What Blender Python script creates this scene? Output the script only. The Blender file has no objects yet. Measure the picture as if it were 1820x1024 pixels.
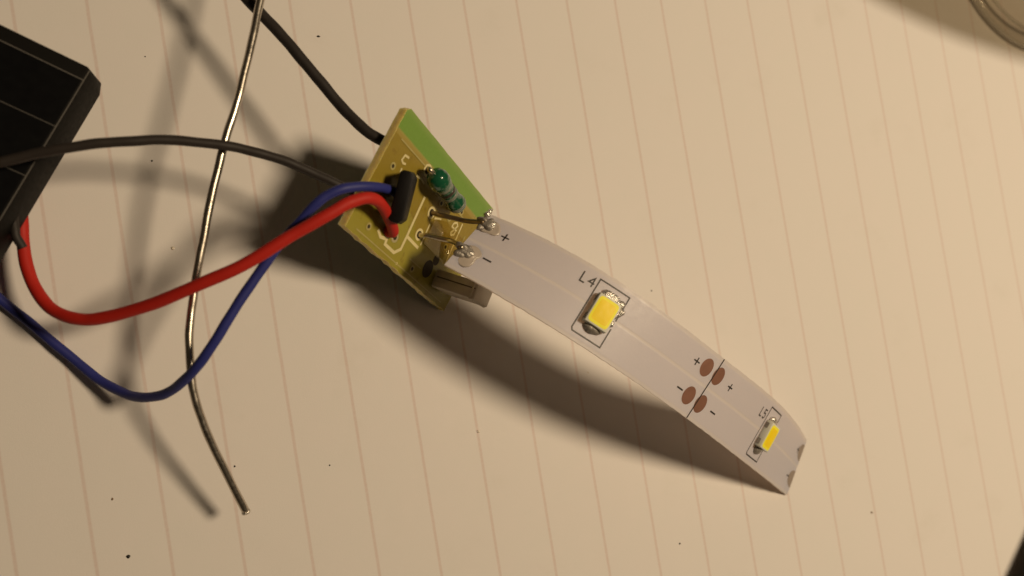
import bpy, bmesh, math, random
import numpy as np
from mathutils import Vector, Matrix

random.seed(7); rng = np.random.default_rng(7)
# ------------------------------------------------------------------ camera, world, lamp
# all lengths below are millimetres; one Blender unit is one centimetre
MM = 0.1
scene = bpy.context.scene
scene.unit_settings.system = 'METRIC'; scene.unit_settings.scale_length = 0.01
col = scene.collection

F = 1500.0                                   # focal length in photo pixels (1820 wide)
CAM_H = 98.079
RW = np.array([[0.9257014334763024, -0.14246148523021504, 0.35040202808477044],
               [-0.1599446198639733, -0.9868959906508995, 0.021307797017728745],
               [0.34277481622267425, -0.07576957742511747, -0.9363569813379569]])
CAM = np.array([0, 0, CAM_H])
cam_d = bpy.data.cameras.new('camera'); cam = bpy.data.objects.new('camera', cam_d); col.objects.link(cam)
cam_d.sensor_width = 36; cam_d.lens = 36 * F / 1820
cam_d.clip_start = 0.05; cam_d.clip_end = 500
rx, ry, rz = RW @ [1, 0, 0], RW @ [0, -1, 0], RW @ [0, 0, -1]
cam.matrix_world = Matrix(((rx[0], ry[0], rz[0], 0), (rx[1], ry[1], rz[1], 0), (rx[2], ry[2], rz[2], CAM_H * MM), (0, 0, 0, 1)))
cam_d.dof.use_dof = True; cam_d.dof.focus_distance = 95 * MM
cam_d.dof.aperture_fstop = (cam_d.lens * 1e-3) / (2 * 0.062)
scene.camera = cam

w = bpy.data.worlds.new('World'); scene.world = w; w.use_nodes = True
bg = w.node_tree.nodes['Background']
bg.inputs[0].default_value = (1.0, 0.72, 0.42, 1); bg.inputs[1].default_value = 0.027

LAMP = np.array([171.0, 6.0, 279.0])
ld = bpy.data.lights.new('desk_lamp_bulb', 'POINT'); lo = bpy.data.objects.new('desk_lamp_bulb', ld); col.objects.link(lo)
lo.location = tuple(LAMP * MM); ld.shadow_soft_size = 2.9; ld.energy = 28300; ld.color = (1.0, 0.785, 0.52)

vs = scene.view_settings
vs.view_transform = 'Standard'; vs.look = 'None'; vs.exposure = 0; vs.gamma = 1
scene.cycles.max_bounces = 10; scene.cycles.transparent_max_bounces = 12

# ------------------------------------------------------------------ helpers
def ray(u, v): return RW @ np.array([(u - 910) / F, (v - 512) / F, 1.0])
def at(u, v, z=0.0):                          # point at height z seen at photo pixel u, v
    r = ray(u, v); return CAM + r * ((z - CAM_H) / r[2])
def unit(v): return np.asarray(v, float) / np.linalg.norm(v)

def mesh_obj(name, verts, faces, mat, parent=None, smooth=False, uvs=None):
    me = bpy.data.meshes.new(name)
    me.from_pydata([tuple(float(c) * MM for c in p) for p in verts], [], [tuple(int(i) for i in f) for f in faces])
    if uvs is not None:
        l = me.uv_layers.new(name='UVMap')
        for lp in me.loops: l.data[lp.index].uv = uvs[lp.vertex_index]
    for m in (mat if isinstance(mat, (list, tuple)) else [mat]): me.materials.append(m)
    if smooth:
        for p in me.polygons: p.use_smooth = True
    me.validate(); me.update()
    o = bpy.data.objects.new(name, me); col.objects.link(o)
    if parent is not None:
        o.parent = parent; o.matrix_parent_inverse = parent.matrix_world.inverted()
    return o
def fix_normals(o):
    bm = bmesh.new(); bm.from_mesh(o.data); bmesh.ops.recalc_face_normals(bm, faces=bm.faces); bm.to_mesh(o.data); bm.free(); return o
def thing(name, loc, label, cat, group=None):
    o = bpy.data.objects.new(name, None); col.objects.link(o); o.empty_display_size = 0.2
    o.location = tuple(np.asarray(loc) * MM); bpy.context.view_layer.update()
    return tag(o, label, cat, group)
def tag(o, label, cat, group=None):
    o['label'] = label; o['category'] = cat
    if group: o['group'] = group
    return o
def smooth_path(pts, per=10):                 # centripetal-ish Catmull-Rom
    P = [np.asarray(p, float) for p in pts]; P = [2 * P[0] - P[1]] + P + [2 * P[-1] - P[-2]]; out = []
    for i in range(1, len(P) - 2):
        p0, p1, p2, p3 = P[i - 1:i + 3]
        for k in range(per):
            t = k / per
            out.append(.5 * ((2 * p1) + (-p0 + p2) * t + (2 * p0 - 5 * p1 + 4 * p2 - p3) * t * t + (-p0 + 3 * p1 - 3 * p2 + p3) * t ** 3))
    out.append(P[-2]); return np.array(out)
def relax(path, n=3):
    p = path.copy()
    for _ in range(n): p[1:-1] = .25 * p[:-2] + .5 * p[1:-1] + .25 * p[2:]
    return p
def tube_data(path, rad, seg=14, caps=True, flat=None):
    path = np.asarray(path); n = len(path); V = []; Fc = []
    rad = np.full(n, rad) if np.isscalar(rad) else np.asarray(rad)
    T = np.gradient(path, axis=0); T /= np.linalg.norm(T, axis=1)[:, None]
    N = np.cross(T[0], [0, 0, 1.0]); N = unit(N if np.linalg.norm(N) > 1e-3 else np.cross(T[0], [0, 1.0, 0]))
    for i in range(n):
        N = unit(N - T[i] * (N @ T[i])); Bn = np.cross(T[i], N)
        for k in range(seg):
            a = 2 * math.pi * k / seg
            V.append(path[i] + rad[i] * (math.cos(a) * N + math.sin(a) * Bn))
    for i in range(n - 1):
        for k in range(seg):
            a, b = i * seg + k, i * seg + (k + 1) % seg
            Fc.append((a, a + seg, b + seg, b))
    if caps:
        Fc.append(tuple(range(seg))); Fc.append(tuple((n - 1) * seg + k for k in reversed(range(seg))))
    return V, Fc
def tube(name, path, rad, mat, parent=None, seg=14):
    V, Fc = tube_data(path, rad, seg); return fix_normals(mesh_obj(name, V, Fc, mat, parent, True))
def box_data(o, x, y, z):                      # corner o, edge vectors
    o, x, y, z = map(np.asarray, (o, x, y, z))
    V = [o, o + x, o + x + y, o + y, o + z, o + x + z, o + x + y + z, o + y + z]
    return V, [(0, 3, 2, 1), (4, 5, 6, 7), (0, 1, 5, 4), (1, 2, 6, 5), (2, 3, 7, 6), (3, 0, 4, 7)]
def bevel(o, width, segs=2):
    m = o.modifiers.new('bevel', 'BEVEL'); m.width = width * MM; m.segments = segs; m.limit_method = 'ANGLE'; m.angle_limit = math.radians(30)
    for p in o.data.polygons: p.use_smooth = True
    return o
def box(name, o, x, y, z, mat, parent=None, bev=0.0):
    V, Fc = box_data(o, x, y, z); ob = fix_normals(mesh_obj(name, V, Fc, mat, parent))
    return bevel(ob, bev) if bev else ob
def blob(name, c, axes, mat, parent=None, rough=.08, seg=16):
    c = np.asarray(c); V = []; Fc = []; rings = seg // 2
    ph = rng.uniform(0, 6, 6)
    for i in range(rings + 1):
        th = math.pi * i / rings
        for k in range(seg):
            a = 2 * math.pi * k / seg
            d = np.array([math.sin(th) * math.cos(a), math.sin(th) * math.sin(a), math.cos(th)])
            r = 1 + rough * (math.sin(3 * d[0] + ph[0]) + math.sin(4 * d[1] + ph[1]) + math.sin(3.4 * d[2] + ph[2])) / 1.5
            V.append(c + r * (d[0] * np.asarray(axes[0]) + d[1] * np.asarray(axes[1]) + d[2] * np.asarray(axes[2])))
    for i in range(rings):
        for k in range(seg):
            a, b = i * seg + k, i * seg + (k + 1) % seg
            Fc.append((a, b, b + seg, a + seg))
    return fix_normals(mesh_obj(name, V, Fc, mat, parent, True))

# ------------------------------------------------------------------ materials
class NT:
    def __init__(s, name):
        s.m = bpy.data.materials.new(name); s.m.use_nodes = True; s.t = s.m.node_tree; s.b = s.t.nodes['Principled BSDF']
    def n(s, kind, **kw):
        nd = s.t.nodes.new(kind)
        for k, v in kw.items():
            if k.startswith('i_'):
                key = k[2:]; nd.inputs[int(key) if key.isdigit() else key].default_value = v
            else: setattr(nd, k, v)
        return nd
    def l(s, a, b): s.t.links.new(a, b)
    def math(s, op, a, b=None, c=None, clamp=False):
        nd = s.n('ShaderNodeMath', operation=op); nd.use_clamp = clamp
        for i, x in enumerate((a, b, c)):
            if x is None: continue
            if hasattr(x, 'is_output'): s.l(x, nd.inputs[i])
            else: nd.inputs[i].default_value = x
        return nd.outputs[0]
    def mix(s, fac, a, b, blend='MIX'):
        nd = s.n('ShaderNodeMix', data_type='RGBA', blend_type=blend)
        for k, x in ((0, fac), (6, a), (7, b)):
            if hasattr(x, 'is_output'): s.l(x, nd.inputs[k])
            else: nd.inputs[k].default_value = x if k == 0 else (*x, 1)
        return nd.outputs[2]
    def noise(s, scale, detail=3, vec=None, rough=.5):
        nd = s.n('ShaderNodeTexNoise'); nd.inputs['Scale'].default_value = scale; nd.inputs['Detail'].default_value = detail; nd.inputs['Roughness'].default_value = rough
        if vec is None:
            if not hasattr(s, 'geo'): s.geo = s.n('ShaderNodeNewGeometry')
            vec = s.geo.outputs['Position']
        s.l(vec, nd.inputs['Vector']); return nd.outputs['Fac']
    def bump(s, h, strength, dist):
        nd = s.n('ShaderNodeBump'); nd.inputs['Strength'].default_value = strength; nd.inputs['Distance'].default_value = dist
        s.l(h, nd.inputs['Height']); s.l(nd.outputs[0], s.b.inputs['Normal'])
    def set(s, **kw):
        for k, v in kw.items():
            i = s.b.inputs[k.replace('_', ' ')]
            if hasattr(v, 'is_output'): s.l(v, i)
            else: i.default_value = (*v, 1) if isinstance(v, tuple) else v
        return s

def simple(name, color, rough, metal=0.0, var=.12, scale=6, bump=0.0, spec=.5, coat=0.0):
    t = NT(name); nz = t.noise(scale, 4)
    f = t.math('MULTIPLY_ADD', nz, 2 * var, 1 - var)
    cn = t.n('ShaderNodeVectorMath', operation='SCALE'); cn.inputs[0].default_value = color; t.l(f, cn.inputs[3])
    t.l(cn.outputs[0], t.b.inputs['Base Color'])
    t.set(Roughness=t.math('MULTIPLY_ADD', t.noise(scale * 2.3, 3), .25, rough - .1, True), Metallic=metal, Specular_IOR_Level=spec, Coat_Weight=coat)
    if bump: t.bump(t.noise(scale * 5, 4), bump, .01)
    return t.m

# ruled paper
def mat_paper():
    t = NT('ruled_paper'); g = t.n('ShaderNodeNewGeometry'); t.geo = g
    sep = t.n('ShaderNodeSeparateXYZ'); t.l(g.outputs['Position'], sep.inputs[0])
    wob = t.math('MULTIPLY_ADD', t.noise(2.2, 2), .012, -.006)
    wob2 = t.math('MULTIPLY_ADD', t.noise(45, 2), .006, -.003)
    k = t.math('MULTIPLY_ADD', sep.outputs[0], 10 / 7.1, 1.8659)
    k = t.math('ADD', t.math('ADD', k, wob), wob2)
    fr = t.math('ABSOLUTE', t.math('SUBTRACT', k, t.math('ROUND', k)))
    mr = t.n('ShaderNodeMapRange', interpolation_type='SMOOTHSTEP'); t.l(fr, mr.inputs[0])
    mr.inputs[1].default_value = .010; mr.inputs[2].default_value = .036; mr.inputs[3].default_value = 1; mr.inputs[4].default_value = 0
    ink = t.math('MULTIPLY', mr.outputs[0], t.math('MULTIPLY_ADD', t.noise(30, 3), .7, .35))
    big = t.noise(.55, 3); fine = t.noise(28, 5, rough=.7)
    c = t.mix(big, (.77, .75, .715), (.79, .745, .725))
    c = t.mix(t.math('MULTIPLY', t.noise(3.2, 2), .55), c, (.815, .75, .735))
    sm = t.n('ShaderNodeMapRange', interpolation_type='SMOOTHSTEP'); t.l(t.noise(.9, 5, rough=.65), sm.inputs[0]); sm.inputs[1].default_value = .56; sm.inputs[2].default_value = .78
    c = t.mix(t.math('MULTIPLY', sm.outputs[0], .16), c, (.60, .55, .48))
    c = t.mix(t.math('MULTIPLY', fine, .10), c, (.69, .67, .61))
    c = t.mix(t.math('MULTIPLY', ink, .55), c, (.62, .43, .38))
    t.set(Base_Color=c, Roughness=.78, Specular_IOR_Level=.25)
    h = t.math('ADD', t.noise(60, 4, rough=.7), t.math('MULTIPLY', t.noise(1.1, 2), 6))
    t.bump(h, .10, .02)
    return t.m

def mat_strip():
    t = NT('white_flex_strip'); uv = t.n('ShaderNodeUVMap'); sep = t.n('ShaderNodeSeparateXYZ'); t.l(uv.outputs[0], sep.inputs[0])
    wv = sep.outputs[1]; aw = t.math('ABSOLUTE', t.math('SUBTRACT', wv, .12))
    nz = t.noise(3.5, 4, uv.outputs[0]); fine = t.noise(14, 4, uv.outputs[0], .7)
    mid = t.n('ShaderNodeMapRange', interpolation_type='SMOOTHSTEP'); t.l(aw, mid.inputs[0])
    mid.inputs[1].default_value = .06; mid.inputs[2].default_value = .26; mid.inputs[3].default_value = 1; mid.inputs[4].default_value = 0
    ed = t.n('ShaderNodeMapRange', interpolation_type='SMOOTHSTEP'); t.l(t.math('ABSOLUTE', wv), ed.inputs[0])
    ed.inputs[1].default_value = 3.5; ed.inputs[2].default_value = 3.75
    c = t.mix(nz, (.725, .78, .95), (.775, .825, .985))
    c = t.mix(t.math('MULTIPLY', fine, .15), c, (.64, .67, .78))
    c = t.mix(t.math('MULTIPLY', mid.outputs[0], .5), c, (.95, .96, .97))
    c = t.mix(t.math('MULTIPLY', ed.outputs[0], .55), c, (.88, .90, .92))
    t.set(Base_Color=c, Roughness=t.math('MULTIPLY_ADD', t.noise(1.2, 3, uv.outputs[0]), .35, .22), Specular_IOR_Level=.4)
    h = t.math('ADD', t.math('MULTIPLY', mid.outputs[0], -1.0), t.math('ADD', t.math('MULTIPLY', ed.outputs[0], -1.0), t.math('MULTIPLY', nz, .5)))
    t.bump(h, .35, .004)
    tl = t.n('ShaderNodeBsdfTranslucent'); tl.inputs[0].default_value = (.92, .76, .60, 1)
    mx = t.n('ShaderNodeMixShader'); mx.inputs[0].default_value = .47
    t.l(t.b.outputs[0], mx.inputs[1]); t.l(tl.outputs[0], mx.inputs[2]); t.l(mx.outputs[0], t.t.nodes['Material Output'].inputs[0])
    return t.m

def mat_board():                               # uv = (a, b) in mm on the board
    t = NT('board_laminate'); uv = t.n('ShaderNodeUVMap'); sep = t.n('ShaderNodeSeparateXYZ'); t.l(uv.outputs[0], sep.inputs[0])
    a = sep.outputs[0]
    nz = t.noise(.22, 4, uv.outputs[0]); fine = t.noise(2.5, 5, uv.outputs[0], .65)
    def step(x, lo_, hi_):
        mr = t.n('ShaderNodeMapRange', interpolation_type='SMOOTHSTEP'); t.l(x, mr.inputs[0]); mr.inputs[1].default_value = lo_; mr.inputs[2].default_value = hi_; return mr.outputs[0]
    aw = t.math('ADD', a, t.math('MULTIPLY_ADD', nz, .3, -.15))
    green = step(aw, 11.35, 11.75)
    rim = t.math('MULTIPLY', step(aw, 10.95, 11.2), t.math('SUBTRACT', 1.0, step(aw, 11.5, 11.8)))
    copper = t.math('ADD', step(t.math('ADD', a, t.math('MULTIPLY_ADD', nz, 6.0, -3.0)), 4.2, 6.6), t.math('MULTIPLY', step(nz, .5, .6), .35), None, True)
    y = t.mix(copper, (.30, .265, .030), (.27, .19, .020))
    y = t.mix(t.math('MULTIPLY', fine, .35), y, (.35, .30, .06))
    g = t.mix(fine, (.165, .29, .045), (.19, .345, .060))
    pale = t.math('MULTIPLY', step(aw, 13.2, 14.1), .45)
    g = t.mix(pale, g, (.27, .36, .11))
    fx = step(t.noise(.55, 4, uv.outputs[0], .6), .56, .70)
    y = t.mix(t.math('MULTIPLY', fx, .5), y, (.16, .085, .012))
    c = t.mix(green, y, g)
    c = t.mix(t.math('MULTIPLY', rim, .7), c, (.38, .30, .075))
    t.set(Base_Color=c, Roughness=.38, Specular_IOR_Level=.4, Subsurface_Weight=.35, Subsurface_Scale=.12)
    t.b.inputs['Subsurface Radius'].default_value = (1.0, .9, .35)
    t.bump(t.math('ADD', fine, t.math('MULTIPLY', green, -2.0)), .25, .006)
    return t.m

M = {}
M['paper'] = mat_paper(); M['strip'] = mat_strip(); M['board'] = mat_board()
M['board_edge'] = simple('fibreglass_edge', (.60, .50, .22), .6, var=.25, scale=14, bump=.3)
_e = M['board_edge'].node_tree.nodes['Principled BSDF']; _e.inputs['Subsurface Weight'].default_value = 1.0; _e.inputs['Subsurface Scale'].default_value = .16; _e.inputs['Subsurface Radius'].default_value = (1.0, .9, .4)
M['board_back'] = simple('board_back_mask', (.10, .13, .03), .5)
M['table'] = simple('table_wood', (.10, .055, .03), .5, scale=1.5, var=.3)
M['ink'] = simple('black_print', (.022, .017, .015), .5, var=.3, scale=20)
M['silk'] = simple('pale_silkscreen', (.66, .58, .30), .6, var=.15, scale=16)
M['silk_faint'] = simple('worn_silkscreen', (.42, .36, .13), .6, var=.2, scale=16)
M['copper'] = simple('oxidised_copper_pad', (.26, .125, .085), .5, metal=.25, var=.15, scale=9)
M['pad_dull'] = simple('dull_end_pad', (.30, .24, .20), .5, metal=.2, var=.2)
M['led_body'] = simple('led_white_plastic', (.70, .70, .60), .45, var=.06, spec=.3)
M['led_rim'] = simple('lemon_phosphor_rim', (1.0, .93, .04), .5, var=.04, spec=.3)
M['led_phosphor'] = simple('yellow_phosphor', (1.0, .745, .004), .45, var=.05, scale=8, bump=.10, spec=.3)
M['solder'] = simple('solder', (.70, .66, .60), .22, metal=.8, var=.25, scale=18, bump=.8)
M['solder_dull'] = simple('dull_solder', (.30, .27, .235), .36, metal=.35, var=.35, scale=12, bump=.8)
M['flux'] = simple('flux_residue', (.50, .43, .37), .18, var=.2, scale=10, bump=.3)
M['lead'] = simple('tinned_lead', (.62, .55, .42), .28, metal=1.0, var=.2, scale=12)
M['lead_dark'] = simple('tarnished_lead', (.26, .19, .11), .36, metal=.85, var=.25, scale=12)
M['bare'] = simple('steel_wire', (.56, .51, .44), .27, metal=1.0, var=.12, scale=10, bump=.06)
M['red'] = simple('red_insulation', (.47, .018, .010), .58, var=.08, scale=5, bump=.05, spec=.3)
M['blue'] = simple('blue_insulation', (.024, .030, .185), .52, var=.10, scale=5, bump=.05, spec=.35)
M['black'] = simple('black_insulation', (.022, .017, .015), .6, var=.15, scale=5, bump=.05, spec=.4)
M['black_grey'] = simple('worn_black_insulation', (.028, .022, .019), .52, var=.15, scale=5, bump=.06, spec=.35)
M['chip'] = simple('black_epoxy', (.006, .005, .005), .5, var=.2, scale=14, bump=.15, spec=.25)
M['inductor'] = simple('green_enamel', (.008, .085, .040), .16, var=.12, scale=8, coat=.6)
M['band_grey'] = simple('grey_enamel_band', (.17, .19, .15), .30, var=.15, scale=12)
M['band_dark'] = simple('brown_enamel_band', (.035, .028, .018), .30, var=.15, scale=12)
M['can'] = simple('grey_nickel_can', (.50, .44, .35), .38, metal=.15, var=.14, scale=7, bump=.1)
M['can_dark'] = simple('grey_can_recess', (.10, .08, .06), .5, metal=.2, var=.2)
M['hole'] = simple('drilled_hole', (.035, .025, .010), .7)
M['panel'] = simple('solar_cell', (.0035, .0035, .004), .4, var=.2, spec=.12)
M['panel_frame'] = simple('panel_frame_plastic', (.004, .0033, .0026), .6, var=.2, scale=9, bump=.1, spec=.14)
M['busbar'] = simple('cell_busbar', (.12, .11, .10), .5)
M['speck'] = simple('graphite_speck', (.014, .011, .008), .5)
M['bead'] = simple('solder_bead', (.70, .62, .50), .12, var=.05)
M['brown_speck'] = simple('rosin_speck', (.20, .11, .045), .45)
M['handle'] = simple('dark_brown_plastic', (.045, .030, .017), .5, var=.2, scale=3)

# clear glass with real see-through and fresnel reflections
def mat_glass(name, tint, blend, refl=.9):
    gt = NT(name); gt.t.nodes.remove(gt.b)
    tr = gt.n('ShaderNodeBsdfTransparent'); tr.inputs[0].default_value = (*tint, 1)
    gl = gt.n('ShaderNodeBsdfGlossy'); gl.inputs['Roughness'].default_value = .06
    lw = gt.n('ShaderNodeLayerWeight'); lw.inputs[0].default_value = blend
    mx = gt.n('ShaderNodeMixShader'); gt.l(gt.math('MULTIPLY_ADD', lw.outputs['Fresnel'], refl, .02, True), mx.inputs[0]); gt.l(tr.outputs[0], mx.inputs[1]); gt.l(gl.outputs[0], mx.inputs[2])
    gt.l(mx.outputs[0], gt.t.nodes['Material Output'].inputs[0]); return gt.m
M['glass'] = mat_glass('clear_glass', (.975, .965, .945), .10, .3)
M['glass_plate'] = mat_glass('thick_glass', (.60, .57, .51), .10)  # tint sets how dark the added slab's shadow falls

fr = NT('frosted_glass_edge'); fr.set(Base_Color=(.80, .77, .70), Roughness=.25)  # pale colour for the painted highlight arcs on the glass foot
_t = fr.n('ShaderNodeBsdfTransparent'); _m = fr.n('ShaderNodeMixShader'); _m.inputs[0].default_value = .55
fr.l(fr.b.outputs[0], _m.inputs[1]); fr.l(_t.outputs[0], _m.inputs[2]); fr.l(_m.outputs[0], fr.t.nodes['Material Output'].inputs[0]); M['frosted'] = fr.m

# ------------------------------------------------------------------ setting: table and ruled paper
def sheet(name, x0, x1, y0, y1, z, th, mat):
    V, Fc = box_data((x0, y0, z - th), (x1 - x0, 0, 0), (0, y1 - y0, 0), (0, 0, th))
    o = fix_normals(mesh_obj(name, V, Fc, mat)); o['kind'] = 'structure'; return o
sheet('table_top', -300, 420, -330, 330, -0.6, 20, M['table'])
sheet('ruled_paper', -75, 204, -112, 104, 0.0, 0.4, M['paper'])

# ------------------------------------------------------------------ circuit board
BT, BR, BB, BL = [np.array(p) for p in ([23.0, 21.73, 15.64], [36.08, 11.92, 0.12], [27.74, 0.47, 0.32], [14.66, 10.29, 15.85])]
E1 = BT - BL; BA = np.linalg.norm(E1); E1 = E1 / BA
E2 = BB - BL; E2 = E2 - E1 * (E1 @ E2); BLEN = np.linalg.norm(E2); E2 = E2 / BLEN
NB = unit(np.cross(E2, E1))
TH = 1.0
def bp(a, b, c=0.0): return BL + E1 * a + E2 * b + NB * c
def bpx(u, v, c=0.0):
    r = ray(u, v); o = BL + NB * c; P = CAM + r * (((o - CAM) @ NB) / (r @ NB)); q = P - BL
    return float(q @ E1), float(q @ E2)

pcb = thing('circuit_board', bp(7, 22.3, 0), 'tilted green and yellow circuit board carrying a black chip and green inductor', 'circuit board')
def board_mesh():
    # outline with slightly ragged snapped edges
    loop = []
    def run(p, q, n, jit):
        p, q = np.array(p, float), np.array(q, float); d = unit(q - p); nn = np.array([d[1], -d[0]])
        for i in range(n):
            x = p + (q - p) * i / n
            if i: x = x + nn * rng.normal(0, jit)
            loop.append(x)
    A, L_ = BA, BLEN - .6
    run((0, 0), (A - .45, 0), 18, .025); run((A - .45, 0), (A, .5), 3, .01); run((A, .5), (A, L_), 20, .015); run((A, L_), (0, L_), 14, .04); run((0, L_), (0, 0), 34, .06)
    n = len(loop)
    top = [bp(a, b, 0) for a, b in loop]; bot = [bp(a, b, -TH) for a, b in loop]
    V = top + bot; Fc = [tuple(range(n)), tuple(reversed(range(n, 2 * n)))] + [(i, i + n, (i + 1) % n + n, (i + 1) % n) for i in range(n)]
    o = mesh_obj('laminate', V, Fc, [M['board'], M['board_edge'], M['board_back']], pcb, False, [tuple(x) for x in loop] * 2)
    for i, p in enumerate(o.data.polygons): p.material_index = 0 if i == 0 else (2 if i == 1 else 1)
    fix_normals(o)
board_mesh()

def stroke_on(fn, pts, width, lift):            # flat ribbon following 2-D polyline, mapped through fn(x, y, lift)
    P = [np.array(p, float) for p in pts]; V = []; Fc = []
    Q = []
    for i in range(len(P) - 1):
        m = max(1, int(np.linalg.norm(P[i + 1] - P[i]) / .5))
        for k in range(m): Q.append(P[i] + (P[i + 1] - P[i]) * k / m)
    Q.append(P[-1]); n = len(Q)
    for i in range(n):
        d0 = Q[i] - Q[i - 1] if i else Q[1] - Q[0]; d1 = Q[i + 1] - Q[i] if i < n - 1 else d0
        n0 = np.array([-d0[1], d0[0]]) / np.linalg.norm(d0); n1 = np.array([-d1[1], d1[0]]) / np.linalg.norm(d1)
        nn = n0 + n1; nn = nn / max(nn @ nn, .5) * 2
        ext = 0
        for s in (-1, 1): V.append(fn(*(Q[i] + nn * s * width / 2), lift))
    for i in range(n - 1): Fc.append((2 * i, 2 * i + 1, 2 * i + 3, 2 * i + 2))
    return V, Fc
def merge(parts):
    V = []; Fc = []
    for v, f in parts:
        k = len(V); V += list(v); Fc += [tuple(i + k for i in q) for q in f]
    return V, Fc
def disc_on(fn, c, r0, r1, lift, n=20, ry=None):
    k0 = (ry or r1) / r1; V = []; Fc = []
    for i in range(n):
        a = 2 * math.pi * i / n
        V.append(fn(c[0] + r1 * math.cos(a), c[1] + r1 * k0 * math.sin(a), lift))
        if r0: V.append(fn(c[0] + r0 * math.cos(a), c[1] + r0 * k0 * math.sin(a), lift))
    if r0: Fc = [(2 * i, 2 * ((i + 1) % n), 2 * ((i + 1) % n) + 1, 2 * i + 1) for i in range(n)]
    else: Fc = [tuple(range(n))]
    return V, Fc

def px_line(*pp): return [bpx(*p) for p in pp]
silk = [
    px_line((755, 350), (723, 420), (712, 443), (700, 449), (684, 434), (691, 416)),
    px_line((691, 416), (684, 424), (676, 421), (672, 408)),
    px_line((724, 421), (743, 441)),
]
silk_and_glints = [px_line((764, 398), (747, 436)), px_line((822, 398), (791, 469)), px_line((772, 388), (784, 390)),  # first two strokes paint bright edge highlights of the clear block
             px_line((727, 281), (720, 276), (714, 284), (716, 290), (721, 292)), px_line((740, 312), (748, 318), (754, 327)), px_line((714, 299), (711, 306)),
             px_line((806, 397), (812, 396), (813, 402), (806, 409), (801, 413), (801, 418), (806, 417), (810, 410), (803, 403), (806, 397)),
             px_line((703, 470), (706, 467))]
for q, (st, wd) in enumerate([(x, .36) for x in silk] + [(x, .24) for x in silk_and_glints]): mesh_obj('silkscreen_line', *stroke_on(bp, st, wd, .016 + .002 * q), M['silk'], pcb)

for (x0, y0, x1, y1, wd) in ((11.0, 1.2, 11.0, 6.6, .16), (.55, 1.5, .55, 20.5, .14), (9.6, 10.2, 10.4, 12.6, .14), (6.9, 13.2, 6.9, 15.0, .16), (2.0, 11.4, 2.0, 14.0, .14), (8.8, 19.0, 5.6, 19.0, .16), (10.2, 13.8, 10.2, 17.4, .14), (5.0, 13.2, 6.3, 13.2, .14)):
    mesh_obj('silkscreen_line', *stroke_on(bp, [(x0, y0), (x1, y1)], wd, .048), M['silk_faint'], pcb)
for (a_, b_) in ((9.4, 12.0), (8.9, 14.6), (6.0, 16.4), (10.6, 16.2), (1.6, 3.0), (4.2, 2.2), (8.2, 2.0), (1.3, 12.6)):
    ring = mesh_obj('solder_ring', *disc_on(bp, (a_, b_), .22, .42, .05, 14), M['silk_faint'], pcb)
    mesh_obj('hole', *disc_on(bp, (a_, b_), 0, .22, .052, 12), M['hole'], ring)
holeA, holeB, holeR, holeI, slot, hole2, holeS = bpx(767, 378), bpx(745, 417), bpx(688, 410), bpx(760, 303), bpx(760, 478), bpx(775, 463), bpx(702, 422)
for c, r in ((holeA, .42), (holeB, .42), (holeI, .45), (holeS, .3)):
    ring = mesh_obj('solder_ring', *disc_on(bp, c, r, r + .28, .015), M['silk'] if r > .3 else M['board_edge'], pcb)
    mesh_obj('hole', *disc_on(bp, c, 0, r, .018), M['hole'], ring)
mesh_obj('slot_hole', *disc_on(bp, slot, 0, 1.05, .02, 24, .95), M['hole'], pcb)
mesh_obj('slot_hole', *disc_on(bp, hole2, 0, .6, .02, 20), M['hole'], pcb)

# chip: flat four-legged package standing off the board and leaning back
zc = 16.4
top_mid = at(713, 350, zc); d_view = unit(top_mid - CAM)
right = unit(at(760, 362, zc) - at(713, 350, zc))
ax_dn = unit(d_view + .14 * right)
ell = unit(at(700, 392, zc) - at(726, 304, zc)); ell = unit(ell - ax_dn * (ell @ ax_dn)); tt = unit(np.cross(ell, ax_dn))
if tt @ right < 0: tt = -tt
cl, ct, ch = 5.3, 1.45, 3.2
prof = [(-ct / 2, -cl / 2 + .25), (-ct / 2, cl / 2 - .25), (-ct / 2 + .3, cl / 2), (ct / 2 - .45, cl / 2), (ct / 2, cl / 2 - .55), (ct / 2, -cl / 2 + .55), (ct / 2 - .45, -cl / 2), (-ct / 2 + .3, -cl / 2)]
V = [top_mid + tt * x + ell * y for x, y in prof] + [top_mid + ax_dn * ch + tt * x * 1.06 + ell * y * 1.04 for x, y in prof]
n = len(prof); Fc = [tuple(range(n)), tuple(reversed(range(n, 2 * n)))] + [(i, i + n, (i + 1) % n + n, (i + 1) % n) for i in range(n)]
chip = bevel(fix_normals(mesh_obj('chip', V, Fc, M['chip'], pcb)), .12)
for i in range(4):
    s = top_mid + ax_dn * (ch - .2) + ell * (-1.9 + 1.27 * i)
    a, b = (s - BL) @ E1, (s - BL) @ E2
    tube('chip_leg', relax(smooth_path([s, s + ax_dn * .6, bp(a + .1, b + .4, .5), bp(a + .1, b + .5, -.1)], 5), 2), .22, M['lead'], pcb, 8)

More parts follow.
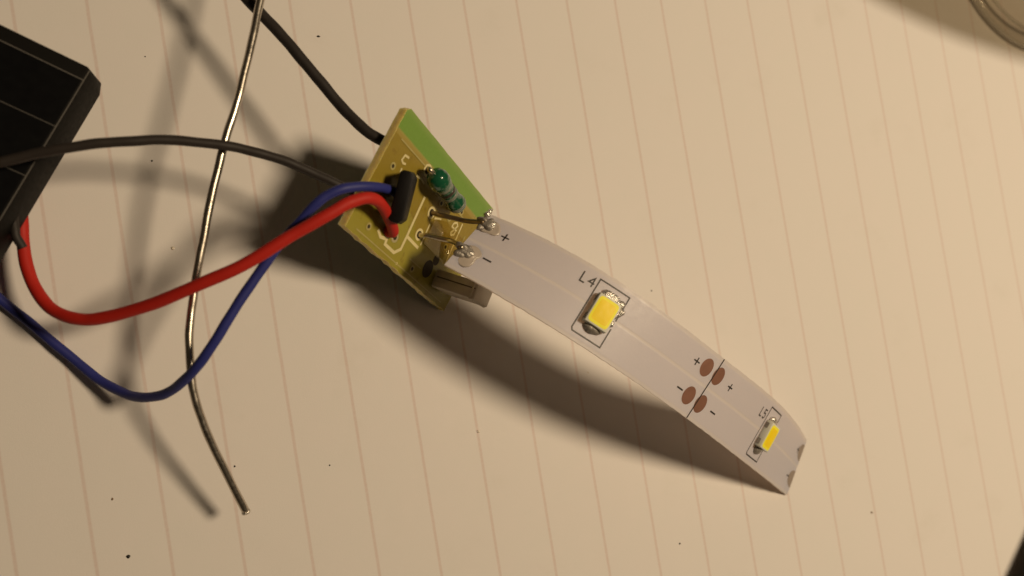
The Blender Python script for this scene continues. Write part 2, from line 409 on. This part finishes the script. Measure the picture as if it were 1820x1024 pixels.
# axial inductor lying along the board
HI = 1.85
i0 = np.array(bpx(779, 319, HI)); i1 = np.array(bpx(811, 362, HI)); dI = i1 - i0; LI = np.linalg.norm(dI); dI /= LI
def ind_pt(x): return bp(*(i0 + dI * x), HI)
prof = [(-1.2, .18), (-1.1, .60), (-.8, .98), (-.25, 1.22), (.35, 1.26), (.95, 1.14), (1.3, 1.0), (LI - 1.0, .98), (LI - .6, 1.08), (LI, 1.12), (LI + .45, 1.02), (LI + .8, .66), (LI + .95, .2)]
pr = []
for (x0, r0), (x1, r1) in zip(prof[:-1], prof[1:]):
    for k in range(4): pr.append((x0 + (x1 - x0) * k / 4, r0 + (r1 - r0) * k / 4))
pr.append(prof[-1])
body = tube('inductor', [ind_pt(x) for x, _ in pr], [r for _, r in pr], M['inductor'], pcb, 28)
def rad_at(x): return float(np.interp(x, [p[0] for p in prof], [p[1] for p in prof]))
for x0, x1, mt in ((1.05, 1.5, 'band_grey'), (1.85, 2.3, 'band_dark'), (2.6, 3.05, 'band_grey'), (LI - .25, LI + .15, 'band_grey')):
    xs = np.linspace(x0, x1, 5)
    tube('colour_band', [ind_pt(x) for x in xs], [rad_at(x) + .02 for x in xs], M[mt], body, 28)
pI = ind_pt(-.95); hi = bp(*holeI, 0)
tube('inductor_lead', relax(smooth_path([ind_pt(-.6), pI, bp(*(i0 - dI * 1.9), HI - .25), bp(holeI[0], holeI[1], .6), bp(*holeI, -.4)], 6), 2), .27, M['lead'], pcb, 10)
tube('inductor_lead', relax(smooth_path([ind_pt(LI + .6), ind_pt(LI + 1.1), bp(*(i0 + dI * (LI + 1.6)), HI - .7), bp(*(i0 + dI * (LI + 1.7)), -.3)], 6), 2), .27, M['lead_dark'], pcb, 10)

# clear glue block between the leads
M['glue'] = mat_glass('clear_glue', (.93, .89, .74), .2, .12)
gb = box('glue_block', bp(4.2, 12.0, .06), E1 * 3.4, E2 * 5.4, NB * 1.9, M['glue'], pcb, .35)

# rectangular metal can at the foot of the board, below the strip
def pb(u, v, c): a, b = bpx(u, v, c); return bp(a, b, c)
TOPC = 6.4
q = [pb(854, 507, TOPC), pb(877, 517, TOPC), pb(864, 546, TOPC), pb(842, 528, TOPC)]
cx = unit((q[1] - q[0]) + (q[2] - q[3])); cy = (q[3] - q[0]) + (q[2] - q[1]); cy = unit(cy - cx * (cx @ cy)); cz = np.cross(cx, cy); cz = cz if cz @ NB > 0 else -cz
cc = sum(q) / 4; wx = .5 * (np.linalg.norm(q[1] - q[0]) + np.linalg.norm(q[2] - q[3])); wy = .5 * (np.linalg.norm(q[3] - q[0]) + np.linalg.norm(q[2] - q[1])); wx *= 1.1; wy *= 1.15
can = box('metal_can', cc - cx * wx / 2 - cy * wy / 2 - cz * 6.0, cx * wx, cy * wy, cz * 6.0, M['can'], pcb, .16)
box('can_seam', cc - cx * (wx / 2 + .05) - cy * wy * .12 - cz * 5.6, cx * .1, cy * .14, cz * 5.4, M['can_dark'], can)
box('can_lip', cc - cx * (wx / 2 + .12) - cy * (wy / 2 + .1) - cz * .65, cx * (wx + .24), cy * (wy + .2), cz * .3, M['can'], can, .08)

# ------------------------------------------------------------------ LED strip
US = np.array([[30.49, 10.13, 13.45], [41.83, .75, 18.57], [53.94, -9.64, 17.26], [65.63, -17.44, 10.10], [76.28, -25.08, .32]])
LS = np.array([[24.35, 5.36, 14.56], [36.35, -5.14, 18.28], [48.62, -15.32, 16.03], [60.38, -23.94, 8.73], [71.54, -31.67, .32]])
def nspl(P):
    n_ = len(P); A = np.eye(n_); r = np.zeros_like(P)
    for i in range(1, n_ - 1): A[i, i - 1:i + 2] = [1, 4, 1]; r[i] = 6 * (P[i + 1] - 2 * P[i] + P[i - 1])
    A[0, 1] = -1; A[-1, -2] = -1; Mm = np.linalg.solve(A, r)
    def ev(t):
        i = int(min(max(math.floor(t), 0), n_ - 2)); x = t - i
        return (1 - x) * P[i] + x * P[i + 1] + ((1 - x) ** 3 - (1 - x)) / 6 * Mm[i] + (x ** 3 - x) / 6 * Mm[i + 1]
    return ev
_eu, _el = nspl(US), nspl(LS); SEND = 66.67
def sp0(s, wv): t = s / 16.6675; return _eu(t) * (wv + 4) / 8 + _el(t) * (4 - wv) / 8
def sfr(s, wv):
    ds = sp0(s + .2, wv) - sp0(s - .2, wv); dw = sp0(s, wv + .2) - sp0(s, wv - .2); nn = unit(np.cross(ds, dw)); nn = nn if nn[2] > 0 or nn[0] > .3 else -nn
    return unit(ds), unit(dw), nn
def sp(s, wv, lift=0.0):
    p = sp0(s, wv)
    return p + sfr(s, wv)[2] * lift if lift else p

strip = thing('led_strip', sp(SEND, 0), 'white flexible LED strip arching from the board down to the ruled paper', 'LED strip')
NS, NW, TS = 134, 12, .28
V = []; Fc = []; uv = []
edge_j = rng.normal(0, .018, (2, NS + 1))
for layer in (0, 1):
    for i in range(NS + 1):
        s = SEND * i / NS
        for j in range(NW + 1):
            wv = -4 + 8 * j / NW
            if j == 0: wv += edge_j[0, i]
            if j == NW: wv += edge_j[1, i]
            V.append(sp(s, wv, 1e-6 if layer == 0 else -TS)); uv.append((s, wv))
K = (NS + 1) * (NW + 1); idx = lambda l, i, j: l * K + i * (NW + 1) + j
for i in range(NS):
    for j in range(NW):
        Fc.append((idx(0, i, j), idx(0, i + 1, j), idx(0, i + 1, j + 1), idx(0, i, j + 1)))
        Fc.append((idx(1, i, j), idx(1, i, j + 1), idx(1, i + 1, j + 1), idx(1, i + 1, j)))
    for j in (0, NW): Fc.append((idx(0, i, j), idx(1, i, j), idx(1, i + 1, j), idx(0, i + 1, j)))
for j in range(NW):
    for i in (0, NS): Fc.append((idx(0, i, j), idx(0, i, j + 1), idx(1, i, j + 1), idx(1, i, j)))
ribbon = fix_normals(mesh_obj('flexible_ribbon', V, Fc, M['strip'], strip, True, uv))
m = ribbon.modifiers.new('edges', 'EDGE_SPLIT'); m.split_angle = math.radians(50)

def plus(s, wv, r=.48): return [[(s - r, wv), (s + r, wv)], [(s, wv - r), (s, wv + r)]]
def minus(s, wv, r=.42): return [[(s, wv - r), (s, wv + r)]]
def mirror_minus(s, wv, r=.42): return [[(s - r, wv), (s + r, wv)]]
def label_L(s, wv, k): return [[(s, wv + .55 * k), (s, wv - .55 * k), (s + .55 * k, wv - .55 * k)]]
def label_4(s, wv, k): return [[(s + .42 * k, wv - .1 * k), (s - .32 * k, wv - .1 * k), (s + .22 * k, wv + .55 * k), (s + .22 * k, wv - .55 * k)]]
def label_5(s, wv, k): return [[(s + .34 * k, wv + .55 * k), (s - .26 * k, wv + .55 * k), (s - .28 * k, wv + .08 * k), (s + .16 * k, wv + .12 * k), (s + .34 * k, wv - .12 * k), (s + .30 * k, wv - .42 * k), (s + .02 * k, wv - .55 * k), (s - .30 * k, wv - .42 * k)]]
LIFT = .018
def prt(name, strokes, width): mesh_obj(name, *merge([stroke_on(sp, s, width, LIFT) for s in strokes]), M['ink'], strip)
prt('plus_mark', plus(3.25, 2.07), .17); prt('minus_mark', mirror_minus(3.2, -1.23, .5), .19)
prt('plus_mark', plus(29.95, 1.86), .17); prt('minus_mark', mirror_minus(30.0, -1.74, .5), .19)
prt('plus_mark', plus(36.9, 1.79), .17); prt('minus_mark', mirror_minus(36.7, -1.74, .55), .19)
prt('plus_mark', plus(64.0, 1.9), .17); prt('minus_mark', mirror_minus(64.0, -1.8, .5), .19)
prt('cut_line', [[(33.33, -3.98), (33.33, 3.98)]], .17)
prt('lettering', label_L(12.75, 2.42, 1.05) + label_4(14.0, 2.35, .95), .17)
prt('lettering', label_L(45.9, 1.95, 1.0) + label_5(47.15, 1.9, .95), .17)
for s in (16.68, 50.05):
    prt('outline_print', [[(s + 1.95, .15), (s + 1.95, 3.12), (s - 1.95, 3.12), (s - 1.95, -2.85), (s - 1.75, -3.12), (s + 1.95, -3.12), (s + 1.95, -.8)]], .16)
for s in (31.68, 34.0):
    for wv in (1.98, -1.78): mesh_obj('copper_pad', *disc_on(sp, (s, wv), 0, .92, .015, 28, 1.12), M['copper'], strip)
for wv in (2.05, -1.75):
    a0 = [math.pi / 2 + math.pi * i / 14 for i in range(15)]
    mesh_obj('end_pad', [sp(66.62 + 2.3 * math.cos(a), wv + 1.2 * math.sin(a), .015) for a in a0], [tuple(range(15))], M['pad_dull'], strip)

def make_led(s):
    ds, dw, nn = sfr(s, 0); b0 = sp(s, 0, 0)
    hx, hy, hz = 1.4, 1.75, .95
    body_v = [b0 + ds * x * k + dw * y * k + nn * z for z, k in ((.05, .98), (.35, 1.0), (hz, .97)) for x, y in ((-hx, -hy), (hx, -hy), (hx, hy), (-hx, hy))]
    fc = [(0, 3, 2, 1), (8, 9, 10, 11)] + [(4 * l + i, 4 * l + (i + 1) % 4, 4 * l + 4 + (i + 1) % 4, 4 * l + 4 + i) for l in (0, 1) for i in range(4)]
    bd = bevel(fix_normals(mesh_obj('led_package', body_v, fc, M['led_body'], strip)), .07)
    # phosphor fill, gently domed
    Vp = []; n_ = 24; rings = 4; cx_, cy_ = hx * .87, hy * .87; c_ = .3
    for r in range(rings):
        k = (1.0, .80, .5, .25)[r]
        for i in range(n_):
            a = 2 * math.pi * (i + .5) / n_; e = .28
            x = math.copysign(abs(math.cos(a)) ** e, math.cos(a)) * cx_ * k; y = math.copysign(abs(math.sin(a)) ** e, math.sin(a)) * cy_ * k
            Vp.append(b0 + ds * x + dw * y + nn * (hz + .01 + .07 * (1 - k * k)))
    Vp.append(b0 + nn * (hz + .08)); fp = [(r * n_ + i, r * n_ + (i + 1) % n_, (r + 1) * n_ + (i + 1) % n_, (r + 1) * n_ + i) for r in range(rings - 1) for i in range(n_)]
    fp += [((rings - 1) * n_ + i, (rings - 1) * n_ + (i + 1) % n_, len(Vp) - 1) for i in range(n_)]
    ph = fix_normals(mesh_obj('phosphor', Vp, fp, [M['led_phosphor'], M['led_rim']], bd, True))
    for p in ph.data.polygons: p.material_index = 1 if p.index < n_ else 0
    for sg in (-1, 1):
        blob('solder_fillet', b0 + dw * sg * 1.95 + nn * .15 + ds * .05, (ds * .98, dw * .62, nn * .42), M['solder_dull'] if sg < 0 else M['solder'], bd, .16)
    if s < 20:
        for q in ((1.25, 1.9, .5), (1.75, 1.2, .42), (1.6, .6, .34), (1.55, -.35, .36)):
            blob('solder_fillet', sp(s + q[0], q[1], .12), (ds * q[2], dw * q[2] * 1.1, nn * .3), M['solder'], bd, .3, 12)
    for y in (-1.1, 1.1):                          # package contacts on the near side
        box('contact', b0 - ds * (hx + .05) + dw * (y - .35) + nn * .1, ds * .1, dw * .7, nn * .45, M['solder_dull'], bd)
make_led(16.68); make_led(50.05)

# solder joints and the two leads that hold the strip
for (s, wv, nb_) in ((.7, 2.55, 1.0), (.8, -1.55, .92)):
    ds, dw, nn = sfr(s, wv)
    j = blob('solder_joint', sp(s, wv, .15), (ds * .72 * nb_, dw * .7 * nb_, nn * .45), M['solder_dull'], strip, .3, 22)
    for (x, y, z, r0, mt) in ((.5, .15, .08, .42, 'solder'), (-.7, .25, .3, .52, 'solder_dull'), (-.35, -.5, .05, .5, 'solder_dull'), (.1, .6, .0, .4, 'solder_dull')):
        blob('solder_bump', sp(s + x * nb_, wv + y, z), (ds * r0 * rng.uniform(.8, 1.2), dw * r0 * rng.uniform(.7, 1.1), nn * r0 * .8), M[mt], j, .2, 16)
    blob('flux_residue', sp(s + .6, wv - .1, .0), (ds * 1.15, dw * 1.1, nn * .07), M['flux'], j, .3, 18)
ds, dw, nn = sfr(.3, 3.2)
blob('solder_joint', sp(.05, 3.75, .3), (ds * .38, dw * .5, nn * .35), M['solder'], strip, .3, 14)
JA, JB = sp(.4, 2.35, .6), sp(.4, -1.6, .6)
tube('strip_lead', relax(smooth_path([bp(*holeA, -.6), bp(*holeA, .7), pb(785, 383, 1.9), pb(808, 388, 3.4), pb(830, 393, 4.9), JA], 8), 3), .27, M['lead_dark'], pcb, 10)
tube('strip_lead', relax(smooth_path([bp(*holeB, -.6), bp(*holeB, .5), pb(757, 418, .9), pb(782, 424, 2.4), pb(806, 430, 4.2), JB], 8), 3), .27, M['lead'], pcb, 10)

# ------------------------------------------------------------------ wires
def wire(name, pts, rad, mat, label, tail=(), n=3):
    path = relax(smooth_path([at(*p) for p in pts] + list(tail), 10), n)
    k_ = np.linspace(0, len(pts) * 1.7, len(path))[:, None]; f_ = rng.uniform(0, 6, 3)
    wob = np.sin(k_ * 2.1 + f_) * .022 + np.sin(k_ * 4.7 + f_[::-1]) * .006; wob[:, 2] = np.abs(wob[:, 2])
    env = np.ones(len(path)); env[-12:] = np.linspace(1, 0, 12); path = path + wob * env[:, None]
    rad = rad * (1 + .018 * np.sin(k_[:, 0] * 3.3 + f_[0]))
    return tag(tube(name, path, rad, mat, None, 18), label, 'wire')
wire('insulated_wire', [(-30, 300, 2.2), (10, 320, 3.0), (36, 350, 3.8), (38, 385, 4.2), (42, 440, 4.4), (56, 500, 5.0), (88, 546, 6.4), (130, 566, 8.0), (185, 565, 9.6), (260, 544, 12.0), (345, 510, 14.6), (430, 472, 16.4), (510, 424, 17.6), (580, 383, 18.6), (625, 359, 18.6), (660, 352, 18.0), (682, 370, 16.0)],
     .60, M['red'], 'red insulated wire curving from under the solar panel to the board', [bp(holeR[0] + .15, holeR[1], .8), bp(*holeR, -.3)], 4)
wire('insulated_wire', [(-120, 430, 1.1), (-60, 480, .9), (0, 531, .9), (50, 572, .9), (100, 613, 1.0), (150, 655, 1.4), (192, 685, 2.4), (232, 703, 4.4), (272, 706, 7.0), (308, 692, 9.2), (342, 661, 11.9), (375, 618, 13.2), (410, 560, 14.0), (450, 500, 14.6), (490, 443, 15.4), (530, 397, 16.4), (568, 357, 17.4), (610, 335, 17.8), (655, 332, 17.0), (690, 336, 15.2), (706, 345, 13.2)],
     .49, M['blue'], 'blue insulated wire sagging to the paper beside the red one', [], 4)
wire('insulated_wire', [(-120, 318, 11.6), (-50, 300, 11.8), (20, 284, 12.2), (90, 268, 12.9), (160, 257, 13.4), (230, 251, 13.6), (300, 249, 13.5), (380, 256, 13.3), (440, 267, 13.0), (500, 284, 12.8), (555, 307, 12.6), (600, 328, 12.6), (640, 348, 12.2), (672, 362, 11.0)],
     .48, M['black_grey'], 'thin dark insulated wire crossing above the corner of the solar panel', [], 4)
wire('insulated_wire', [(360, -90, 9.0), (400, -45, 9.5), (440, 0, 10.0), (480, 41, 10.6), (520, 86, 11.1), (560, 134, 11.5), (600, 182, 11.8), (630, 214, 12.4), (658, 238, 13.0), (690, 256, 13.2), (720, 272, 12.0)],
     .58, M['black'], 'straight black insulated wire running from the top edge to the back of the board', [], 4)
bare = wire('bare_wire', [(482, -110, 11.5), (470, -40, 11.6), (462, 5, 11.75), (447, 75, 11.95), (430, 150, 12.1), (412, 212, 12.05), (394, 272, 11.75), (376, 350, 11.3), (360, 430, 10.85), (347, 505, 10.4), (338, 570, 10.2), (337, 630, 10.1), (343, 690, 9.8), (358, 745, 9.0), (382, 800, 7.9), (410, 857, 6.6), (437, 909, 5.3)],
     .41, M['bare'], 'bare grey metal wire hanging in a bow in front of the paper', [], 4)
bare['category'] = 'wire'
e = at(437, 909, 5.3); e2 = at(432, 899, 5.5); dd = unit(e - e2); nx = unit(np.cross(dd, [0, 0, 1]))
blob('cut_tip', e + dd * .05, (dd * .3, nx * .46, np.cross(dd, nx) * .46), M['solder'], bare, .05, 14)
stub = wire('wire_stub', [(8, 352, 8.0), (24, 372, 7.0), (25, 396, 6.6), (29, 420, 6.4), (41, 441, 6.2)], .42, M['black'], 'short black wire stub lying against the red wire below the panel', [], 2)

# ------------------------------------------------------------------ solar panel
PZ, PB = 9.8, 5.0
c_tr = at(163, 122, PZ); dir_t = unit(at(0, 43, PZ) - c_tr); dir_r = unit(at(3, 388, PZ) - c_tr)
panel = thing('solar_panel', [c_tr[0] - 20, c_tr[1] - 10, 0], 'black solar panel with grid lines and a dark plastic rim', 'solar panel')
PW, PH = 40.0, 40.0
dn = np.array([0, 0, 1.0])
def pp(x, y, z): return c_tr + dir_t * x + dir_r * y + dn * (z - PZ)
flare = .75
top = [(0, 0), (PW, 0), (PW, PH), (0, PH)]
bot = [(-flare, -flare * .2), (PW, -flare * .2), (PW, PH), (-flare, PH)]
V = [pp(.0, .55, PZ), pp(.35, 0, PZ), pp(PW, 0, PZ), pp(PW, PH, PZ), pp(0, PH, PZ)] + [pp(-flare, 1.0, PB), pp(-.3, -flare * .3, PB), pp(PW, -flare * .3, PB), pp(PW, PH, PB), pp(-flare, PH, PB)]
Fc = [tuple(range(5)), tuple(reversed(range(5, 10)))] + [(i, i + 5, (i + 1) % 5 + 5, (i + 1) % 5) for i in range(5)]
bevel(fix_normals(mesh_obj('rim', V, Fc, M['panel_frame'], panel)), .12)
cell = mesh_obj('cell', [pp(.25, 1.45, PZ + .03), pp(PW - 2, 1.45, PZ + .03), pp(PW - 2, PH - 2, PZ + .03), pp(.25, PH - 2, PZ + .03)], [(0, 1, 2, 3)], M['panel'], panel)
def grid_line(x0, y0, x1, y1, wd):
    p, q = np.array([x0, y0]), np.array([x1, y1]); d = unit(q - p); nn = np.array([-d[1], d[0]]) * wd / 2
    V = [pp(*(a + nn * s), PZ + .05) for a, s in ((p, -1), (q, -1), (q, 1), (p, 1))]
    mesh_obj('grid_line', V, [(0, 1, 2, 3)], M['busbar'], panel)
grid_line(.05, .3, .05, PH - 2, .10)
grid_line(.1, 1.4, PW - 2, 1.4, .09)
for y in (6.6, 12.0, 17.4, 22.8): grid_line(.1, y, PW - 4, y, .06)
box('back_housing', pp(16, 8, PB) - [0, 0, PB - .05], dir_t * 20, dir_r * 24, dn * (PB - .04), M['panel_frame'], panel, .5)

# ------------------------------------------------------------------ glass foot with an added shadow caster, dark tool at the frame corners
jc = np.array([137.6, 44.6, 0.03]); JR = 17.6
def lathe(name, prof, c, mat, parent, seg=64):
    V = []; Fc = []; n_ = len(prof)
    for k in range(seg):
        a = 2 * math.pi * k / seg
        for r, z in prof: V.append(c + np.array([r * math.cos(a), r * math.sin(a), z]))
    for k in range(seg):
        for i in range(n_ - 1): Fc.append((k * n_ + i, ((k + 1) % seg) * n_ + i, ((k + 1) % seg) * n_ + i + 1, k * n_ + i + 1))
    return fix_normals(mesh_obj(name, V, Fc, mat, parent, True))
dish = thing('glass_dish', jc, 'clear glass dish on a round foot, cut off by the top corner', 'dish')
lathe('foot', [(JR - 6, 14.9), (JR - 3.2, 10.5), (JR - 2.6, 3.5), (JR - 2.6, .6), (JR - 2.0, 0), (JR - .8, 0), (JR - .1, .5), (JR, 1.2), (JR - .5, 4.5), (JR - 1.4, 10.2), (JR - 3, 14.9)], jc, M['glass'], dish)
def ring_path(rad_, z_): return [jc + np.array([rad_ * math.cos(2 * math.pi * k / 72), rad_ * math.sin(2 * math.pi * k / 72), z_]) for k in range(73)]
tube('rim', ring_path(JR - .35, .75), .38, M['frosted'], dish, 10); tube('rim', ring_path(JR - 2.9, 1.3), .30, M['frosted'], dish, 10)  # pale rings stand in for bright highlights on the glass
du, dv = np.array([.939, -.343, 0]), np.array([.343, .939, 0]); pc = np.array([132.3, 60.3, 0]); V = []; Fc = []; NP = 96  # added oval slab, out of view, shaped to cast the corner shadow
for rr, zz in ((0.5, 15), (.96, 15), (.99, 15.6), (1.0, 16.6), (.985, 17.2), (.965, 16.9), (.94, 16.4), (0.5, 16.2)):
    for k in range(NP):
        a = 2 * math.pi * k / NP; V.append(pc + du * 70 * rr * math.cos(a) + dv * 33 * rr * math.sin(a) + [0, 0, zz])
for i in range(7):
    for k in range(NP): Fc.append((i * NP + k, i * NP + (k + 1) % NP, (i + 1) * NP + (k + 1) % NP, (i + 1) * NP + k))
Fc += [tuple(range(NP)), tuple(7 * NP + k for k in reversed(range(NP)))]
fix_normals(mesh_obj('plate', V, Fc, M['glass_plate'], dish, True))

th_ = thing('tool_handle', at(1830, 1040, 3), 'dark brown object edge poking in at the bottom corner', 'handle')
a0, a1 = at(1864, 1024, 6.5), at(1897, 948, 6.5)
dh = unit(a1 - a0); side = unit(np.cross(dh, [0, 0, 1.0])); side = side if side[0] > 0 else -side
a0 = np.array([a0[0], a0[1], 6.5]); 
path = [a0 - dh * 25 + side * 6.4, a0 + side * 6.4, a0 + dh * 12 + side * 6.4, a0 + dh * 40 + side * 6.4]
tube('grip', relax(smooth_path(path, 8), 2), 6.3, M['handle'], th_, 28)
tube('ferrule', [path[-1] - dh * .5, path[-1] + dh * 9], 4.2, M['solder_dull'], th_, 24)

# ------------------------------------------------------------------ specks on the paper
def speck(u, v, r, mat, label, asp=1.0, name='speck'):
    p = at(u, v, 0); a = rng.uniform(0, math.pi); x = np.array([math.cos(a), math.sin(a), 0]); y = np.array([-x[1], x[0], 0])
    if asp != 1: x, y = np.array([.98, -.16, 0]), np.array([.16, .98, 0])
    r *= .85
    o = blob(name, p + [0, 0, r * .32], (x * r * asp, y * r, np.array([0, 0, r * .4])), M[mat], None, .22, 12)
    tag(o, label, 'speck', 'specks scattered on the ruled paper')
speck(566, 65, .13, 'speck', 'black oval speck near the top edge beside the black wire', 1.8)
speck(228, 989, .20, 'speck', 'largest black speck, near the bottom edge of the paper', 1.2)
speck(1208, 966, .14, 'speck', 'black speck near the bottom edge below the LED strip')
speck(1158, 517, .13, 'speck', 'tiny black speck just above the middle of the LED strip')
speck(417, 829, .11, 'speck', 'tiny black speck beside the lower end of the bare wire')
speck(586, 827, .12, 'speck', 'tiny black speck on open paper below the board shadow')
speck(200, 887, .14, 'brown_speck', 'small brown speck near the shadow of the bare wire tip')
speck(270, 286, .10, 'speck', 'tiny dark speck under the thin dark wire')
speck(258, 101, .08, 'speck', 'faint dark speck right of the solar panel corner')
speck(307, 441, .22, 'bead', 'small shiny bead between the bare wire and the solar panel', 1.0, 'bead')
speck(850, 767, .20, 'bead', 'small shiny bead on paper below the strip shadow', 1.0, 'bead')
speck(1549, 911, .18, 'brown_speck', 'faint brown speck on a ruled line past the strip tip')
speck(1045, 662, .10, 'bead', 'tiny pale bead inside the shadow edge of the strip', 1.0, 'bead')
